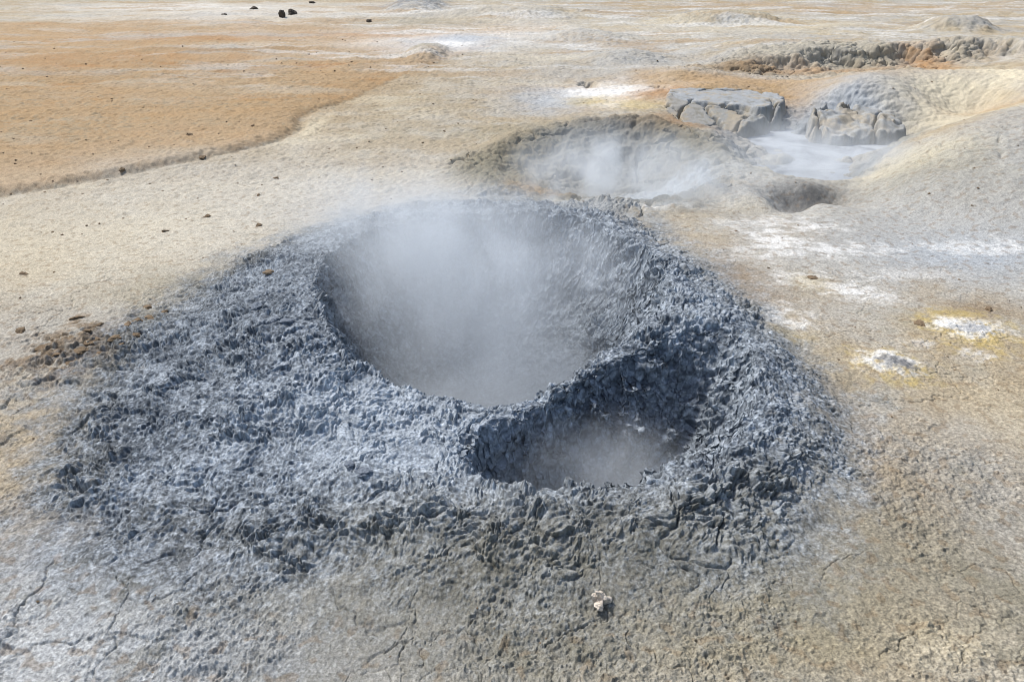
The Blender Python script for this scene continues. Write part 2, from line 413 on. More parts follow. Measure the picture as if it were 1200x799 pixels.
idx = np.nonzero(cone > .08)[0]
disp[idx] += (F32(.02) * np.abs(n2(x[idx] * 22, y[idx] * 22, 107)) + F32(.012) * n2(x[idx] * 55, y[idx] * 55, 108)) * sstep(.08, .3, cone[idx])
i, v = blob(128, 396, 100, 34, .05, .7, 45, 2.2, 12)       # heap of broken brown crust
f1, f2, cid = worley(x[i] * 17 + F32(.4) * n2(x[i] * 30, y[i] * 30, 175), y[i] * 17, 35)
disp[i] += v * (F32(.035) * np.clip(F32(.8) - F32(1.5) * f1 * f1, 0, 1) * cid * sstep(0, .25, f2 - f1) + F32(.012) * n2(x[i] * 40, y[i] * 40, 176))
i, v = blob(40, 440, 170, 70, .03, .7, 49, 2.2)
f1, f2, cid = worley(x[i] * 7 + F32(.6) * n2(x[i] * 9, y[i] * 9, 177), y[i] * 7 + F32(.5) * n2(x[i] * 11, y[i] * 11, 178), 36)
disp[i] += v * (F32(.016) * cid * sstep(.0, .06, f2 - f1) * sstep(.35, .7, cid))          # curled crust flakes
disp *= 1 - F32(.72) * sstep(-.03, .06, np.maximum(ledge1, ledge2))
ve = np.maximum(*[np.bincount(i, v, NV).astype(F32) for i, v in (blob(1045, 425, 40, 18, .02, .5, 3, 3), blob(1138, 383, 52, 20, .02, .5, 4, 3))])
idx = np.nonzero(ve > .05)[0]
disp[idx] += ve[idx] * (F32(.008) * np.abs(n2(x[idx] * 26, y[idx] * 26, 151)) + F32(.006) * n2(x[idx] * 60, y[idx] * 60, 152))
px_, py_, pz_ = x + N0[:, 0] * disp, y + N0[:, 1] * disp, z + N0[:, 2] * disp
N1 = grid_normals(px_, py_, pz_)

# ------------------------------------------------------------------ what the ground is made of (albedo, linear)
def rgb(*c):
    return np.array(c, F32)


TAN, PALE, ORANGE, RUST = rgb(.37, .305, .205), rgb(.46, .42, .335), rgb(.385, .25, .12), rgb(.36, .19, .07)
GREY, BLUE, SLATE, SALT = rgb(.38, .385, .37), rgb(.355, .40, .445), rgb(.185, .22, .26), rgb(.78, .78, .75)
SULPH, BROWN, OLIVE, CREAM = rgb(.50, .38, .13), rgb(.20, .135, .07), rgb(.25, .23, .165), rgb(.58, .52, .38)
C = np.empty((NV, 3), F32); C[:] = TAN


def mix(m, c, idx=None):
    global C
    if idx is None:
        C += (c - C) * m[:, None]
    else:
        C[idx] += (c - C[idx]) * m[:, None]


lo = fbm2(x, y, .45, 5, 111, .6); mo = fbm2(x, y, 2.3, 5, 113, .6); hi = fbm2(x, y, 11, 4, 115, .65); st = fbm2(x * F32(.35), y, 1.3, 5, 117, .6)
mix(sstep(-.2, .45, mo + lo * F32(.6)) * F32(.7), PALE)
mix(sstep(-.1, .4, lo + F32(.5) * mo + F32(.25)) * F32(.5) * sstep(-2, 1, x), GREY)
mix(sstep(.05, .5, st + hi * F32(.4)) * F32(.55) * sstep(3.5, 6, y), CREAM)
# orange flat beyond the scarp
of = sstep(-.02, .05, bankd + F32(.05) * hi)
mix(of * (F32(.75) + F32(.4) * np.clip(mo + st, -1, 1)) * sstep(26, 9, y + x * F32(.4)), ORANGE)
mix(of * sstep(.0, .4, fbm2(x * F32(.5), y, 1.6, 5, 181, .6) + F32(.4) * hi) * F32(.4), BROWN * F32(1.7))
mix(of * sstep(.1, .45, fbm2(x * F32(.4), y, 1.1, 5, 183, .6)) * F32(.4), PALE)
mix(of * sstep(.1, .5, st + F32(.3) * mo) * F32(.55) * sstep(8, 12, y), RUST)
mix(np.exp(-((bankd - F32(.02)) / F32(.035)) ** 2) * F32(.5) * np.clip(F32(.6) + F32(1.2) * hi, 0, 1) * sstep(2, -1, x), BROWN * F32(1.2))  # brown line paints in the shade along the scarp face
for ln, wd in (([(-200, 96), (0, 78), (100, 72), (250, 61), (345, 56)], .16), ([(-100, 125), (0, 112), (60, 105), (120, 92), (180, 79), (260, 72)], .07), ([(230, 104), (300, 96), (380, 86), (440, 78)], .06)):
    i = np.nonzero((y > 6.5) & (y < 22) & (x < 1))[0]
    d = seg_dist(x[i], y[i], smooth_loop([at(*p)[:2] for p in ln], 4, False), False) + F32(.12) * fbm2(x[i], y[i], 1.5, 4, 157)
    mix(np.exp(-(d / F32(wd)) ** 2) * F32(.55) * np.clip(F32(.7) + hi[i], 0, 1), BROWN * F32(1.35), i)
i = np.nonzero((y > 5.5) & (y < 16) & (x < 1) & (x > -4))[0]
d = seg_dist(x[i], y[i], smooth_loop([at(*p)[:2] for p in [(340, 150), (356, 132), (410, 112), (455, 94), (510, 76)]], 4, False), False) + F32(.2) * fbm2(x[i], y[i], 1.8, 4, 161)
mix(np.exp(-(d / F32(.5)) ** 2) * F32(.55) * np.clip(F32(.7) + hi[i], 0, 1), BROWN * F32(1.6), i)
i, v = blob(366, 150, 14, 14, 0, .5, 8, 2); mix(v * F32(.7), CREAM * F32(1.1), i)
# pale grey ground left of and behind the crater
i, v = blob(330, 240, 330, 70, 0, .4, 5, 2); mix(v * F32(.75), rgb(.475, .465, .425), i)
i, v = blob(100, 280, 220, 60, 0, .5, 6, 2); mix(v * F32(.45), CREAM, i)
i, v = blob(60, 400, 200, 60, 0, .4, 7, 2); mix(v * F32(.55), GREY, i)
# far whitish salt flats
for p in [(330, 18, 200, 14, .4, SALT), (200, 8, 120, 5, .5, SALT), (560, 45, 160, 16, .5, SALT), (700, 50, 120, 12, .45, GREY), (520, 52, 60, 10, .5, BLUE * F32(1.3)), (860, 30, 200, 10, .45, CREAM), (960, 8, 200, 5, .5, ORANGE), (100, 40, 180, 14, .6, ORANGE), (60, 70, 200, 10, .5, RUST),
          (230, 45, 100, 5, .55, RUST), (440, 40, 90, 5, .5, RUST), (300, 60, 110, 4, .4, BROWN), (480, 28, 60, 6, .5, OLIVE), (1110, 30, 40, 4, .7, BROWN), (860, 25, 50, 4, .55, OLIVE), (1130, 60, 80, 14, .35, TAN), (760, 75, 90, 18, .5, GREY)]:
    i, v = blob(p[0], p[1], p[2], p[3], 0, .9, int(p[0]) % 29, 2); mix(v * F32(p[4]), p[5], i)
# rear right area
far = sstep(8, 14, y); mf = fbm2(x * F32(.4), y, .7, 5, 141, .6); mg = fbm2(x * F32(.35), y, 1.1, 5, 143, .6)
mix(sstep(.04, .35, mf + F32(.3) * hi) * F32(.55) * far, BROWN * F32(1.7))
mix(sstep(.05, .32, mg) * F32(.55) * far * (F32(.35) + F32(.65) * sstep(-7, -2, x)), SALT * F32(.9))
mix(sstep(.05, .4, -mf + F32(.3) * mg) * F32(.4) * far, GREY)
mix(sstep(.12, .35, hi + F32(.5) * mg) * F32(.45) * sstep(5.5, 8, y), OLIVE)
mix(sstep(-.3, .1, hollowd + F32(.15) * hi) * F32(.85), OLIVE * F32(.62))
mix(sstep(.3, .7, hollowd) * F32(.6), GREY * F32(.8))
mix(sstep(-.5, .0, poold) * F32(.7), GREY * F32(.95))
mix(np.exp(-((poold + F32(.03) + F32(.06) * hi) / F32(.12)) ** 2) * F32(.7), SLATE * F32(.75))
mix(sstep(-.3, .3, md) * F32(.7), GREY * F32(.95))
mix(sstep(-.5, .05, cliffd) * F32(.7), rgb(.35, .325, .26)); mix(sstep(.1, .4, mo + F32(.4) * hi) * sstep(-.5, .0, cliffd) * F32(.4), CREAM)
mix(sstep(11.9, 11.3, y + F32(.3) * hi) * sstep(.2, .6, cliffd) * F32(.8), ORANGE)
for p in [(850, 108, 190, 20, .0, .8, ORANGE), (790, 155, 60, 8, .0, .5, ORANGE * F32(.8)), (925, 118, 26, 8, .05, .7, ORANGE), (795, 148, 30, 8, -.02, .7, RUST * F32(.9)), (870, 150, 40, 5, -.06, .7, OLIVE * F32(.55)), (715, 112, 60, 14, 0, 1., SALT), (690, 120, 30, 6, 0, .7, SULPH * F32(.9)), (745, 128, 30, 9, 0, .6, SULPH), (770, 118, 40, 6, 0, .8, RUST), (640, 118, 40, 16, 0, .6, BLUE),
          (955, 86, 120, 3, 0, .5, RUST), (1090, 78, 22, 8, .1, .8, RUST), (870, 78, 40, 5, .1, .6, BROWN),
          (1060, 100, 70, 16, .3, .7, GREY), (985, 118, 60, 12, .15, .7, BLUE * F32(1.05)), (1120, 118, 60, 12, .2, .85, CREAM), (1190, 90, 50, 14, .2, .8, CREAM * F32(1.15)), (1150, 140, 40, 8, 0, .7, ORANGE * F32(.9)), (1080, 160, 70, 16, 0, .55, OLIVE * F32(1.3)), (1010, 75, 60, 8, .3, .5, CREAM),
          (1045, 195, 50, 10, .15, .75, CREAM), (1080, 180, 50, 10, .2, .7, CREAM * F32(1.05)), (1100, 190, 60, 20, .2, .5, OLIVE * F32(1.4)), (900, 215, 60, 18, .1, .6, GREY * F32(1.1)), (870, 235, 50, 8, .05, .4, CREAM), (945, 228, 46, 10, -.02, 1., rgb(.075, .07, .062)), (832, 205, 8, 24, .0, .7, SLATE * F32(.6)), (885, 200, 36, 16, .03, .7, GREY * F32(1.05)), (760, 165, 70, 12, .05, .5, OLIVE * F32(.8)),  # near-black patch in the slot before the pool is shade painted in
          (630, 222, 36, 8, 0, .6, ORANGE * F32(1.1)), (1195, 92, 60, 12, .28, .9, CREAM * F32(1.2)), (1110, 122, 50, 8, .05, .8, CREAM * F32(1.15)), (640, 235, 70, 6, .02, .75, CREAM * F32(1.1)), (720, 243, 90, 5, 0, .8, SALT), (780, 225, 60, 12, -.2, .7, BLUE * F32(1.5)),
          (560, 200, 34, 22, 0, .7, OLIVE), (620, 150, 90, 10, .05, .4, OLIVE), (700, 175, 60, 14, -.1, .5, SLATE * F32(.7)), (850, 140, 90, 16, -.05, .5, OLIVE), (960, 150, 60, 8, -.1, .6, SLATE), (900, 190, 60, 16, .0, .5, OLIVE * F32(1.3)), (1080, 200, 70, 12, .2, .55, OLIVE * F32(.9)), (1120, 225, 90, 12, .15, .4, OLIVE)]:
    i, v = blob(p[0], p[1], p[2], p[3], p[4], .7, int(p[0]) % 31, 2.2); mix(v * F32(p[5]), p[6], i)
# right: grey apron with salt streaks
i, v = blob(1080, 275, 190, 55, 0, .35, 21, 2.2); mix(v * F32(.85), GREY * F32(.98), i)
i, v = blob(1130, 300, 110, 22, 0, .4, 22, 2.2); mix(v * F32(.6), BLUE, i)
for p in [(915, 285, 40, 16, .85), (900, 262, 60, 8, .5), (985, 292, 50, 6, .8), (1000, 338, 44, 8, .8), (1020, 346, 34, 8, .5), (1130, 290, 70, 6, .5), (930, 325, 40, 7, .75), (912, 372, 36, 16, .8), (1170, 296, 60, 5, .5), (960, 268, 36, 5, .6), (1145, 415, 18, 7, .9), (1080, 402, 16, 4, .7), (870, 300, 30, 10, .4), (1060, 320, 60, 6, .4)]:
    i, v = blob(p[0], p[1], p[2] * 1.15, p[3] * 1.15, 0, 1.1, int(p[0]) % 33, 2.2)
    v = v * sstep(-.28, .22, v * F32(.5) - F32(.3) + fbm2(x[i] * F32(.6), y[i], 13, 4, 153, .7))
    mix(v * F32(p[4] * .85), SALT, i)
for p in [(860, 320, 40, 22, .6, BROWN), (880, 345, 40, 14, .5, BROWN), (950, 330, 22, 10, .4, SULPH * F32(.8)), (925, 395, 26, 8, .6, SULPH * F32(.8)), (985, 500, 40, 60, .5, BROWN), (965, 430, 60, 40, .35, OLIVE), (1080, 378, 26, 12, .6, OLIVE), (1150, 362, 40, 12, .6, BROWN),
          (1120, 440, 130, 40, .35, TAN * F32(.85)), (1160, 590, 100, 90, .65, GREY * F32(.85)), (1130, 520, 90, 40, .4, GREY * F32(.95)), (1050, 640, 120, 60, .5, TAN * F32(.62)), (1100, 720, 160, 60, .5, TAN * F32(.8)), (1000, 690, 240, 120, .5, OLIVE * F32(1.05)), (1060, 560, 120, 60, .4, TAN * F32(.7)), (1120, 760, 60, 30, .4, CREAM), (900, 740, 120, 50, .3, SULPH * F32(.6)), (1180, 480, 60, 40, .3, CREAM), (960, 560, 50, 60, .35, OLIVE), (700, 760, 220, 60, .35, OLIVE * F32(1.2)), (820, 690, 120, 26, .4, OLIVE)]:
    i, v = blob(p[0], p[1], p[2], p[3], 0, .7, int(p[0]) % 35, 2.0); mix(v * F32(p[4]), p[5], i)
# foreground left: bluish grey dust
i, v = blob(150, 730, 420, 150, 0, .4, 41, 2.6); mix(v * F32(.85), BLUE * F32(.93), i)
i, v = blob(60, 760, 160, 60, 0, .5, 42, 2.2); mix(v * F32(.5), GREY * F32(1.25), i)
i, v = blob(480, 740, 240, 60, 0, .6, 43, 2.2); mix(v * F32(.6), GREY * F32(.62), i)
i, v = blob(330, 700, 260, 30, 0, .7, 44, 2.2); mix(v * F32(.35), OLIVE * F32(1.2), i)
i, v = blob(128, 396, 95, 32, .05, .9, 45, 2.2, 12); mix(np.clip(v * 2.2, 0, 1) * sstep(-.2, .15, hi[i] + F32(.4) * v - F32(.1)) * F32(.85), BROWN * F32(.9), i)
i, v = blob(60, 440, 120, 50, .03, .9, 48, 2.2); mix(v * sstep(-.1, .2, hi[i]) * F32(.6), GREY * F32(.75), i)
i, v = blob(240, 330, 130, 26, .05, .7, 46, 2.2); mix(v * F32(.5), OLIVE, i)
mix(sstep(.1, .4, mo - F32(.1) + F32(.5) * hi) * F32(.35) * (y < 3.6) * sstep(-1.2, 0, x), OLIVE)
# mud crust itself
ci = np.nonzero(crd > -.3)[0]
cm = np.clip((crd[ci] + F32(.09) * sstep(2.2, 1.75, y[ci])) / F32(.32) + F32(.5) + F32(.9) * mo[ci] + F32(.7) * hi[ci], 0, 1)
X, Y, Z = x[ci], y[ci], z[ci]
t1 = n3(X * 5, Y * 5, Z * 5, 121); t2 = n3(X * 22, Y * 22, Z * 22, 123); t3 = n3(X * 60, Y * 60, Z * 60, 125); t4 = n3(X * 130, Y * 130, Z * 130, 127)
drier = sstep(.9, .2, np.hypot((X - F32(BOWL[0])) * F32(.8), (Y - F32(BOWL[1]))) + F32(.3) * mo[ci]) * F32(.5) + sstep(.2, .9, X) * F32(.3)
tt = np.clip(F32(.34) + F32(.3) * drier + F32(.3) * t1 + F32(.4) * t2 + F32(.6) * t3 + F32(.6) * t4, 0, 1)
in_pits = sstep(.08, .4, np.maximum(pa[ci], pb[ci]))          # inside the pits: walls slightly darker, no foot dirt mixed in
dusty = np.maximum(sstep(.04, .42, crd[ci]), in_pits)               # older, dirtier towards the foot
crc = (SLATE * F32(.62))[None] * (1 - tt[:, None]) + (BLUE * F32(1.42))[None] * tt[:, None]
bowl = sstep(.7, .1, np.hypot(X - F32(BOWL[0]), (Y - F32(BOWL[1])) * F32(1.3)) + F32(.2) * hi[ci])
crc = crc + (BLUE[None] * F32(1.22) - crc) * (bowl * F32(.55))[:, None]
crc = crc * ((F32(.74) + F32(.34) * drier) * (1 - F32(.08) * in_pits))[:, None]
old = (OLIVE * F32(.75))[None] * (1 - tt[:, None]) + (GREY * F32(.9))[None] * tt[:, None]
dusty = np.maximum(dusty, F32(.55) * sstep(2.2, 1.75, y[ci]))
crc = crc + (old - crc) * ((1 - dusty) * F32(.42) * sstep(-.3, .3, mo[ci] + F32(.15)))[:, None]
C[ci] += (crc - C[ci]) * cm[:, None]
C *= (1 + F32(.16) * hi + F32(.12) * n2(x * 40, y * 40, 131) * (y < 6))[:, None]
mix(sstep(.1, .5, cone) * F32(.9), GREY * F32(.95))
spk = n2(x * 75, y * 75, 133); sq = n2(x * 150, y * 150, 135)
C *= (1 + (F32(.34) * spk + F32(.32) * sq) * sstep(6, 3, y))[:, None]
for p in [(487, 8, 34, 6, .8, SLATE), (487, 2, 16, 3, .9, SALT * F32(.9)), (530, 52, 26, 4, .8, SALT), (545, 46, 36, 4, .6, BLUE), (500, 60, 18, 6, .7, OLIVE * F32(1.2))]:
    i, v = blob(p[0], p[1], p[2], p[3], 0, .7, int(p[0]) % 29, 2.4); mix(v * F32(p[4]), p[5], i)
fg = sstep(2.15, 1.6, y) * sstep(-1.1, -.2, x) * sstep(-.6, -.05, np.maximum(crd, -.6) + F32(.25) * mo)
mix(fg * F32(.5), OLIVE * F32(.9))
off = sstep(.02, -.12, crd)
mix(off * sstep(2.8, 1.5, y) * sstep(.0, .4, mo + F32(.6) * hi) * F32(.4), OLIVE * F32(.75))
mix(sstep(.30, .5, n2(x * 24, y * 24, 171) + F32(.4) * hi) * F32(.35) * sstep(9, 5, y) * off, BROWN)
mix(sstep(-.02, .03, ledge1) * F32(.8), GREY * F32(.8)); mix(sstep(-.02, .04, ltop) * F32(.8), (GREY + BLUE) * F32(.47)); mix(sstep(-.02, .03, ledge2) * F32(.7), GREY * F32(1.0))
mix(sstep(-.1, .4, mo + hi * F32(.6)) * F32(.7) * sstep(-.05, .05, np.maximum(ledge1, ledge2)), TAN)
mix(sstep(.15, .5, hi - mo) * F32(.5) * sstep(-.2, .05, np.maximum(ledge1, ledge2)), OLIVE * F32(.7))
# sulphur crusted vents keep their own colours
for p in [(1045, 425, 46, 22, .85, SULPH), (1043, 422, 34, 15, 1., SALT), (1052, 424, 27, 12, 1., rgb(.20, .20, .20)), (1138, 383, 58, 24, .8, SULPH), (1134, 379, 42, 14, 1., SALT), (1142, 381, 30, 8, .8, rgb(.33, .34, .35)), (1115, 362, 40, 8, .6, SULPH * F32(.8))]:
    i, v = blob(p[0], p[1], p[2], p[3], .02, .9, int(p[1]) % 31, 2.6)
    v = v * sstep(-.35, .12, v * F32(.6) - F32(.35) + fbm2(x[i], y[i], 22, 4, 154, .7)); mix(v * F32(p[4]), p[5], i)
C = np.clip(C, .01, .9)

# ------------------------------------------------------------------ materials
def nt(mat):
    mat.use_nodes = True
    t = mat.node_tree
    return t, t.nodes, t.links


def soil_material(name, attr=True, base=(.3, .3, .3), rough=.92, bump=.55, vary=.5):
    m = bpy.data.materials.new(name); t, n, l = nt(m)
    b = n['Principled BSDF']; b.inputs['Roughness'].default_value = rough
    b.inputs['Specular IOR Level'].default_value = .25
    g = n.new('ShaderNodeNewGeometry')
    n1 = n.new('ShaderNodeTexNoise'); n1.inputs['Scale'].default_value = 95; n1.inputs['Detail'].default_value = 6; n1.inputs['Roughness'].default_value = .65
    n2_ = n.new('ShaderNodeTexNoise'); n2_.inputs['Scale'].default_value = 260; n2_.inputs['Detail'].default_value = 4; n2_.inputs['Roughness'].default_value = .7
    l.new(g.outputs['Position'], n1.inputs['Vector']); l.new(g.outputs['Position'], n2_.inputs['Vector'])
    mr = n.new('ShaderNodeMapRange'); mr.inputs[1].default_value = .36; mr.inputs[2].default_value = .64; mr.inputs[3].default_value = 1 - vary; mr.inputs[4].default_value = 1 + vary
    av = n.new('ShaderNodeMath'); av.operation = 'MULTIPLY_ADD'; av.inputs[1].default_value = .55
    hf = n.new('ShaderNodeMath'); hf.operation = 'MULTIPLY'; hf.inputs[1].default_value = .45
    l.new(n1.outputs['Fac'], hf.inputs[0]); l.new(n2_.outputs['Fac'], av.inputs[0]); l.new(hf.outputs[0], av.inputs[2]); l.new(av.outputs[0], mr.inputs[0])
    mx = n.new('ShaderNodeMix'); mx.data_type = 'RGBA'; mx.blend_type = 'MULTIPLY'; mx.inputs[0].default_value = 1
    if attr:
        a = n.new('ShaderNodeAttribute'); a.attribute_name = 'soil'
        l.new(a.outputs['Color'], mx.inputs[6])
    else:
        mx.inputs[6].default_value = (*base, 1)
    l.new(mr.outputs[0], mx.inputs[7])
    l.new(mx.outputs[2], b.inputs['Base Color'])
    ad = n.new('ShaderNodeMath'); ad.operation = 'MULTIPLY_ADD'; ad.inputs[1].default_value = .45
    l.new(n1.outputs['Fac'], ad.inputs[0]); l.new(n2_.outputs['Fac'], ad.inputs[2])
    bp = n.new('ShaderNodeBump'); bp.inputs['Strength'].default_value = bump; bp.inputs['Distance'].default_value = .007
    l.new(ad.outputs[0], bp.inputs['Height']); l.new(bp.outputs[0], b.inputs['Normal'])
    return m


SOIL = soil_material('bare_soil')
CRUST = soil_material('mud_crust', bump=.6)

# ------------------------------------------------------------------ split the surface into its objects
fi = (np.arange(NR - 1)[:, None] * NA + np.arange(NA - 1)[None]).ravel()
quads = np.stack([fi, fi + 1, fi + NA + 1, fi + NA], 1).astype(np.int32)
lab = np.zeros(NV, np.int8)
lab[hollowd > .0] = 5
lab[cliffd > -.1] = 6
lab[(md > .05)] = 7
lab[crd > .0] = 1
lab[(cone > .15) & (lab != 1)] = 8
lab[ledge1 > -.02] = 11; lab[ledge2 > -.02] = 12
for k_, p in ((9, (1045, 425, 44, 21)), (10, (1138, 383, 56, 23))):
    i, v = blob(*p, .02, .55, k_, 3.2); lab[i[(v > .35) & (lab[i] == 0)]] = k_
lab[pa > .0] = 2
lab[pb > .0] = 3
flab = lab[quads[:, 0]]


def tag(o, label=None, cat=None, group=None, kind=None):
    if label: o['label'] = label
    if cat: o['category'] = cat
    if group: o['group'] = group
    if kind: o['kind'] = kind
    return o


def surface(name, k, mat, parent=None):
    q = quads[flab == k]
    used, inv = np.unique(q.ravel(), return_inverse=True)
    me = bpy.data.meshes.new(name)
    me.vertices.add(len(used)); me.loops.add(q.size); me.polygons.add(len(q))
    co = np.stack([px_[used], py_[used], pz_[used]], 1).astype(F32)
    me.vertices.foreach_set('co', co.ravel())
    me.loops.foreach_set('vertex_index', inv.astype(np.int32))
    me.polygons.foreach_set('loop_start', np.arange(0, q.size, 4, dtype=np.int32))
    me.update(calc_edges=True)
    me.polygons.foreach_set('use_smooth', np.ones(len(q), bool))
    ca = me.color_attributes.new('soil', 'FLOAT_COLOR', 'POINT')
    ca.data.foreach_set('color', np.c_[C[used], np.ones(len(used), F32)].astype(F32).ravel())
    me.normals_split_custom_set_from_vertices(N1[used])
    me.materials.append(mat)
    o = bpy.data.objects.new(name, me); COL.objects.link(o)
    if parent: o.parent = parent
    return o


def empty(name, loc):
    o = bpy.data.objects.new(name, None); COL.objects.link(o); o.location = loc
    o.empty_display_size = .2
    bpy.context.view_layer.update()
    return o


tag(surface('ground', 0, SOIL), kind='structure')
crater = empty('mud_crater', (0, 0, 0))
tag(crater, 'blue grey mud crater with two steaming pits inside its lumpy rim', 'crater')
surface('rim', 1, CRUST, crater)
p1 = surface('pit', 2, CRUST, crater); p1['label'] = 'large deep pit full of white steam'
p2 = surface('pit', 3, CRUST, crater); p2['label'] = 'smaller pit in front, below the dividing ridge'
tag(surface('mud_hollow', 5, SOIL), 'brown grey hollow with steam drifting over it, right behind the crater', 'hollow')
tag(surface('collapsed_crater', 6, SOIL), 'old collapsed crater with a rough cliff and an orange floor', 'crater')
tag(surface('mud_mound', 7, SOIL), 'smooth grey mud mound with a cream crest at the right of the pool', 'mound')

tag(surface('mud_cone', 8, SOIL), 'small grainy grey mud cone between the big crater and the steaming hollow', 'mud cone')
tag(surface('mud_slab', 11, SOIL), 'blue grey slab of dried mud split by dark cracks, left behind the pool', 'mud slab')
tag(surface('mud_slab', 12, SOIL), 'pale cracked mud blocks breaking from the mound above the pool', 'mud slab')
tag(surface('sulphur_vent', 9, SOIL), 'round white crusted vent with a dark grey middle and yellow edge, nearer the crater', 'vent')
tag(surface('sulphur_vent', 10, SOIL), 'larger long white crusted vent with a yellow rim, farther right', 'vent')

# ------------------------------------------------------------------ small things
def ground_z(X, Y):
    """height of the finished surface under a point"""
    r = math.hypot(X, Y); a_ = math.atan2(X, Y)
    i = min(max(int(np.searchsorted(R_, r)), 0), NR - 1); j = min(max(int(np.searchsorted(A_, a_)), 0), NA - 1)
    return float(pz_[i * NA + j])


def on_ground(px, py):
    zz = 0.0
    for _ in range(8):
        p = at(px, py, zz); zz = .5 * zz + .5 * ground_z(p[0], p[1])
    p = at(px, py, zz)
    return (p[0], p[1], ground_z(p[0], p[1]))


def rock_mesh(name, seed, sub=3, rough=.35, flat=.6, mat=None, facet=True):
    import bmesh
    bm = bmesh.new(); bmesh.ops.create_icosphere(bm, subdivisions=sub, radius=1)
    P = np.array([v.co[:] for v in bm.verts], F32)
    q = np.random.RandomState(seed)
    for _ in range(9):                              # broken faces
        d = q.normal(size=3); d /= np.linalg.norm(d); h = q.uniform(.45, .85)
        s = P @ d.astype(F32); P -= np.outer(np.clip(s - h, 0, 9), d).astype(F32)
    nn = P / np.linalg.norm(P, axis=1)[:, None]
    s = n3(P[:, 0] * 1.7, P[:, 1] * 1.7, P[:, 2] * 1.7, seed) + .5 * n3(P[:, 0] * 4, P[:, 1] * 4, P[:, 2] * 4, seed + 2) + .3 * n3(P[:, 0] * 9, P[:, 1] * 9, P[:, 2] * 9, seed + 4)
    P += nn * (rough * s)[:, None]
    P[:, 2] *= flat
    for v, c in zip(bm.verts, P): v.co = c
    me = bpy.data.meshes.new(name); bm.to_mesh(me); bm.free()
    me.polygons.foreach_set('use_smooth', np.zeros(len(me.polygons), bool))
    if mat: me.materials.append(mat)
    return me


M_DARK = soil_material('dark_stone', False, (.075, .062, .05), .9, .4)
M_BRN = soil_material('brown_clod', False, (.20, .145, .09), .95, .5)
M_GRY = soil_material('grey_clod', False, (.16, .185, .22), .95, .5)
M_PALE = soil_material('pale_stone', False, (.62, .55, .46), .9, .5)
M_CRST = soil_material('pale_crust', False, (.5, .46, .38), .95, .5)
clods = [rock_mesh('clod', 200 + i, 3, .3, .6, M_BRN) for i in range(5)]
greys = [rock_mesh('grey_clod', 230 + i, 3, .3, .6, M_GRY) for i in range(4)]
darks = [rock_mesh('rock', 260 + i, 3, .25, .8, M_DARK) for i in range(5)]


def put(name, me, px, py, wpx, label, cat, group=None, sx=1., sy=1., sz=1., sink=.35):
    p = on_ground(px, py)
    dist = math.sqrt(p[0] ** 2 + p[1] ** 2 + (CAM_H - p[2]) ** 2)
    s = wpx * .5 / FPX * dist
    o = bpy.data.objects.new(name, me); COL.objects.link(o)
    o.location = (p[0], p[1], p[2] + s * sz * (.55 - sink)); o.scale = (s * sx, s * sy, s * sz)
    o.rotation_euler = (rnd.uniform(-.25, .25), rnd.uniform(-.25, .25), rnd.uniform(0, 6.28))
    return tag(o, label, cat, group)


# dark rocks on the far salt flat
for i, (px, py, w, sz, lb) in enumerate([(331, 21, 8, 1.9, 'tall dark rock standing on the far white salt flat, left of a pair'),
                                         (342, 17, 12, .9, 'broad dark rock on the far white salt flat, right of the pair'),
                                         (433, 26, 8, 1.1, 'lone dark rock on the pale flat right of the pair of rocks'),
                                         (298, 12, 11, .6, 'low dark rock on the far salt flat left of the pair'),
                                         (366, 4, 7, .6, 'small flat dark rock at the top edge of the salt flat'),
                                         (263, 18, 6, .6, 'smallest dark stone, leftmost on the far salt flat')]):
    put('rock', darks[i % 5], px, py, w, lb, 'rock', 'dark rocks on the salt flat', sz=sz)

# pale stone in the foreground, with its chip
st_root = on_ground(703, 704)
sr = empty('pale_stone', st_root)
tag(sr, 'pale cream broken stone lying alone in front of the crater', 'stone')
for nm, me, off, scl in (('stone_body', rock_mesh('stone_body', 301, 4, .3, .9, M_PALE), (0, 0, .012), (.030, .024, .032)), ('stone_chip', rock_mesh('stone_chip', 305, 3, .3, .9, M_PALE), (-.004, -.026, .014), (.015, .016, .017))):
    o = bpy.data.objects.new(nm, me); COL.objects.link(o); o.parent = sr; o.location = off; o.scale = scl

for (px, py, w, lb) in [(303, 265, 11, 'brown clod on pale ground just above the left shoulder of the crater'), (243, 254, 10, 'flat brown clod on pale ground left of another clod'), (303, 229, 7, 'small dark clod on the pale ground above two brown clods'),
                        (323, 209, 8, 'small brown clod between the scarp and the crater'), (193, 271, 9, 'thin brown flake lying on the cream ground'), (238, 184, 10, 'dark clod sitting on the edge of the low scarp'), (143, 199, 9, 'brown clod pair on the scarp edge near the left'),
                        (296, 148, 7, 'small dark clod on the orange flat near the bend of the scarp'), (223, 159, 12, 'flat brown flake on the orange flat'), (521, 154, 5, 'tiny dark clod on the pale ground right of the scarp bend'), (557, 118, 6, 'tiny brown clod on tan ground beyond the scarp bend'),
                        (28, 321, 10, 'brown flake on cream ground at the left edge'), (953, 325, 14, 'brown crumbled clod among the white salt streaks'), (1078, 380, 15, 'dark olive clod beside the white vent crust'), (1160, 364, 12, 'brown clod above the yellow rimmed vent')]:
    put('clod', clods[rnd.randrange(5)], px, py, w, lb, 'clod', sy=.8, sz=.7, sink=.5)
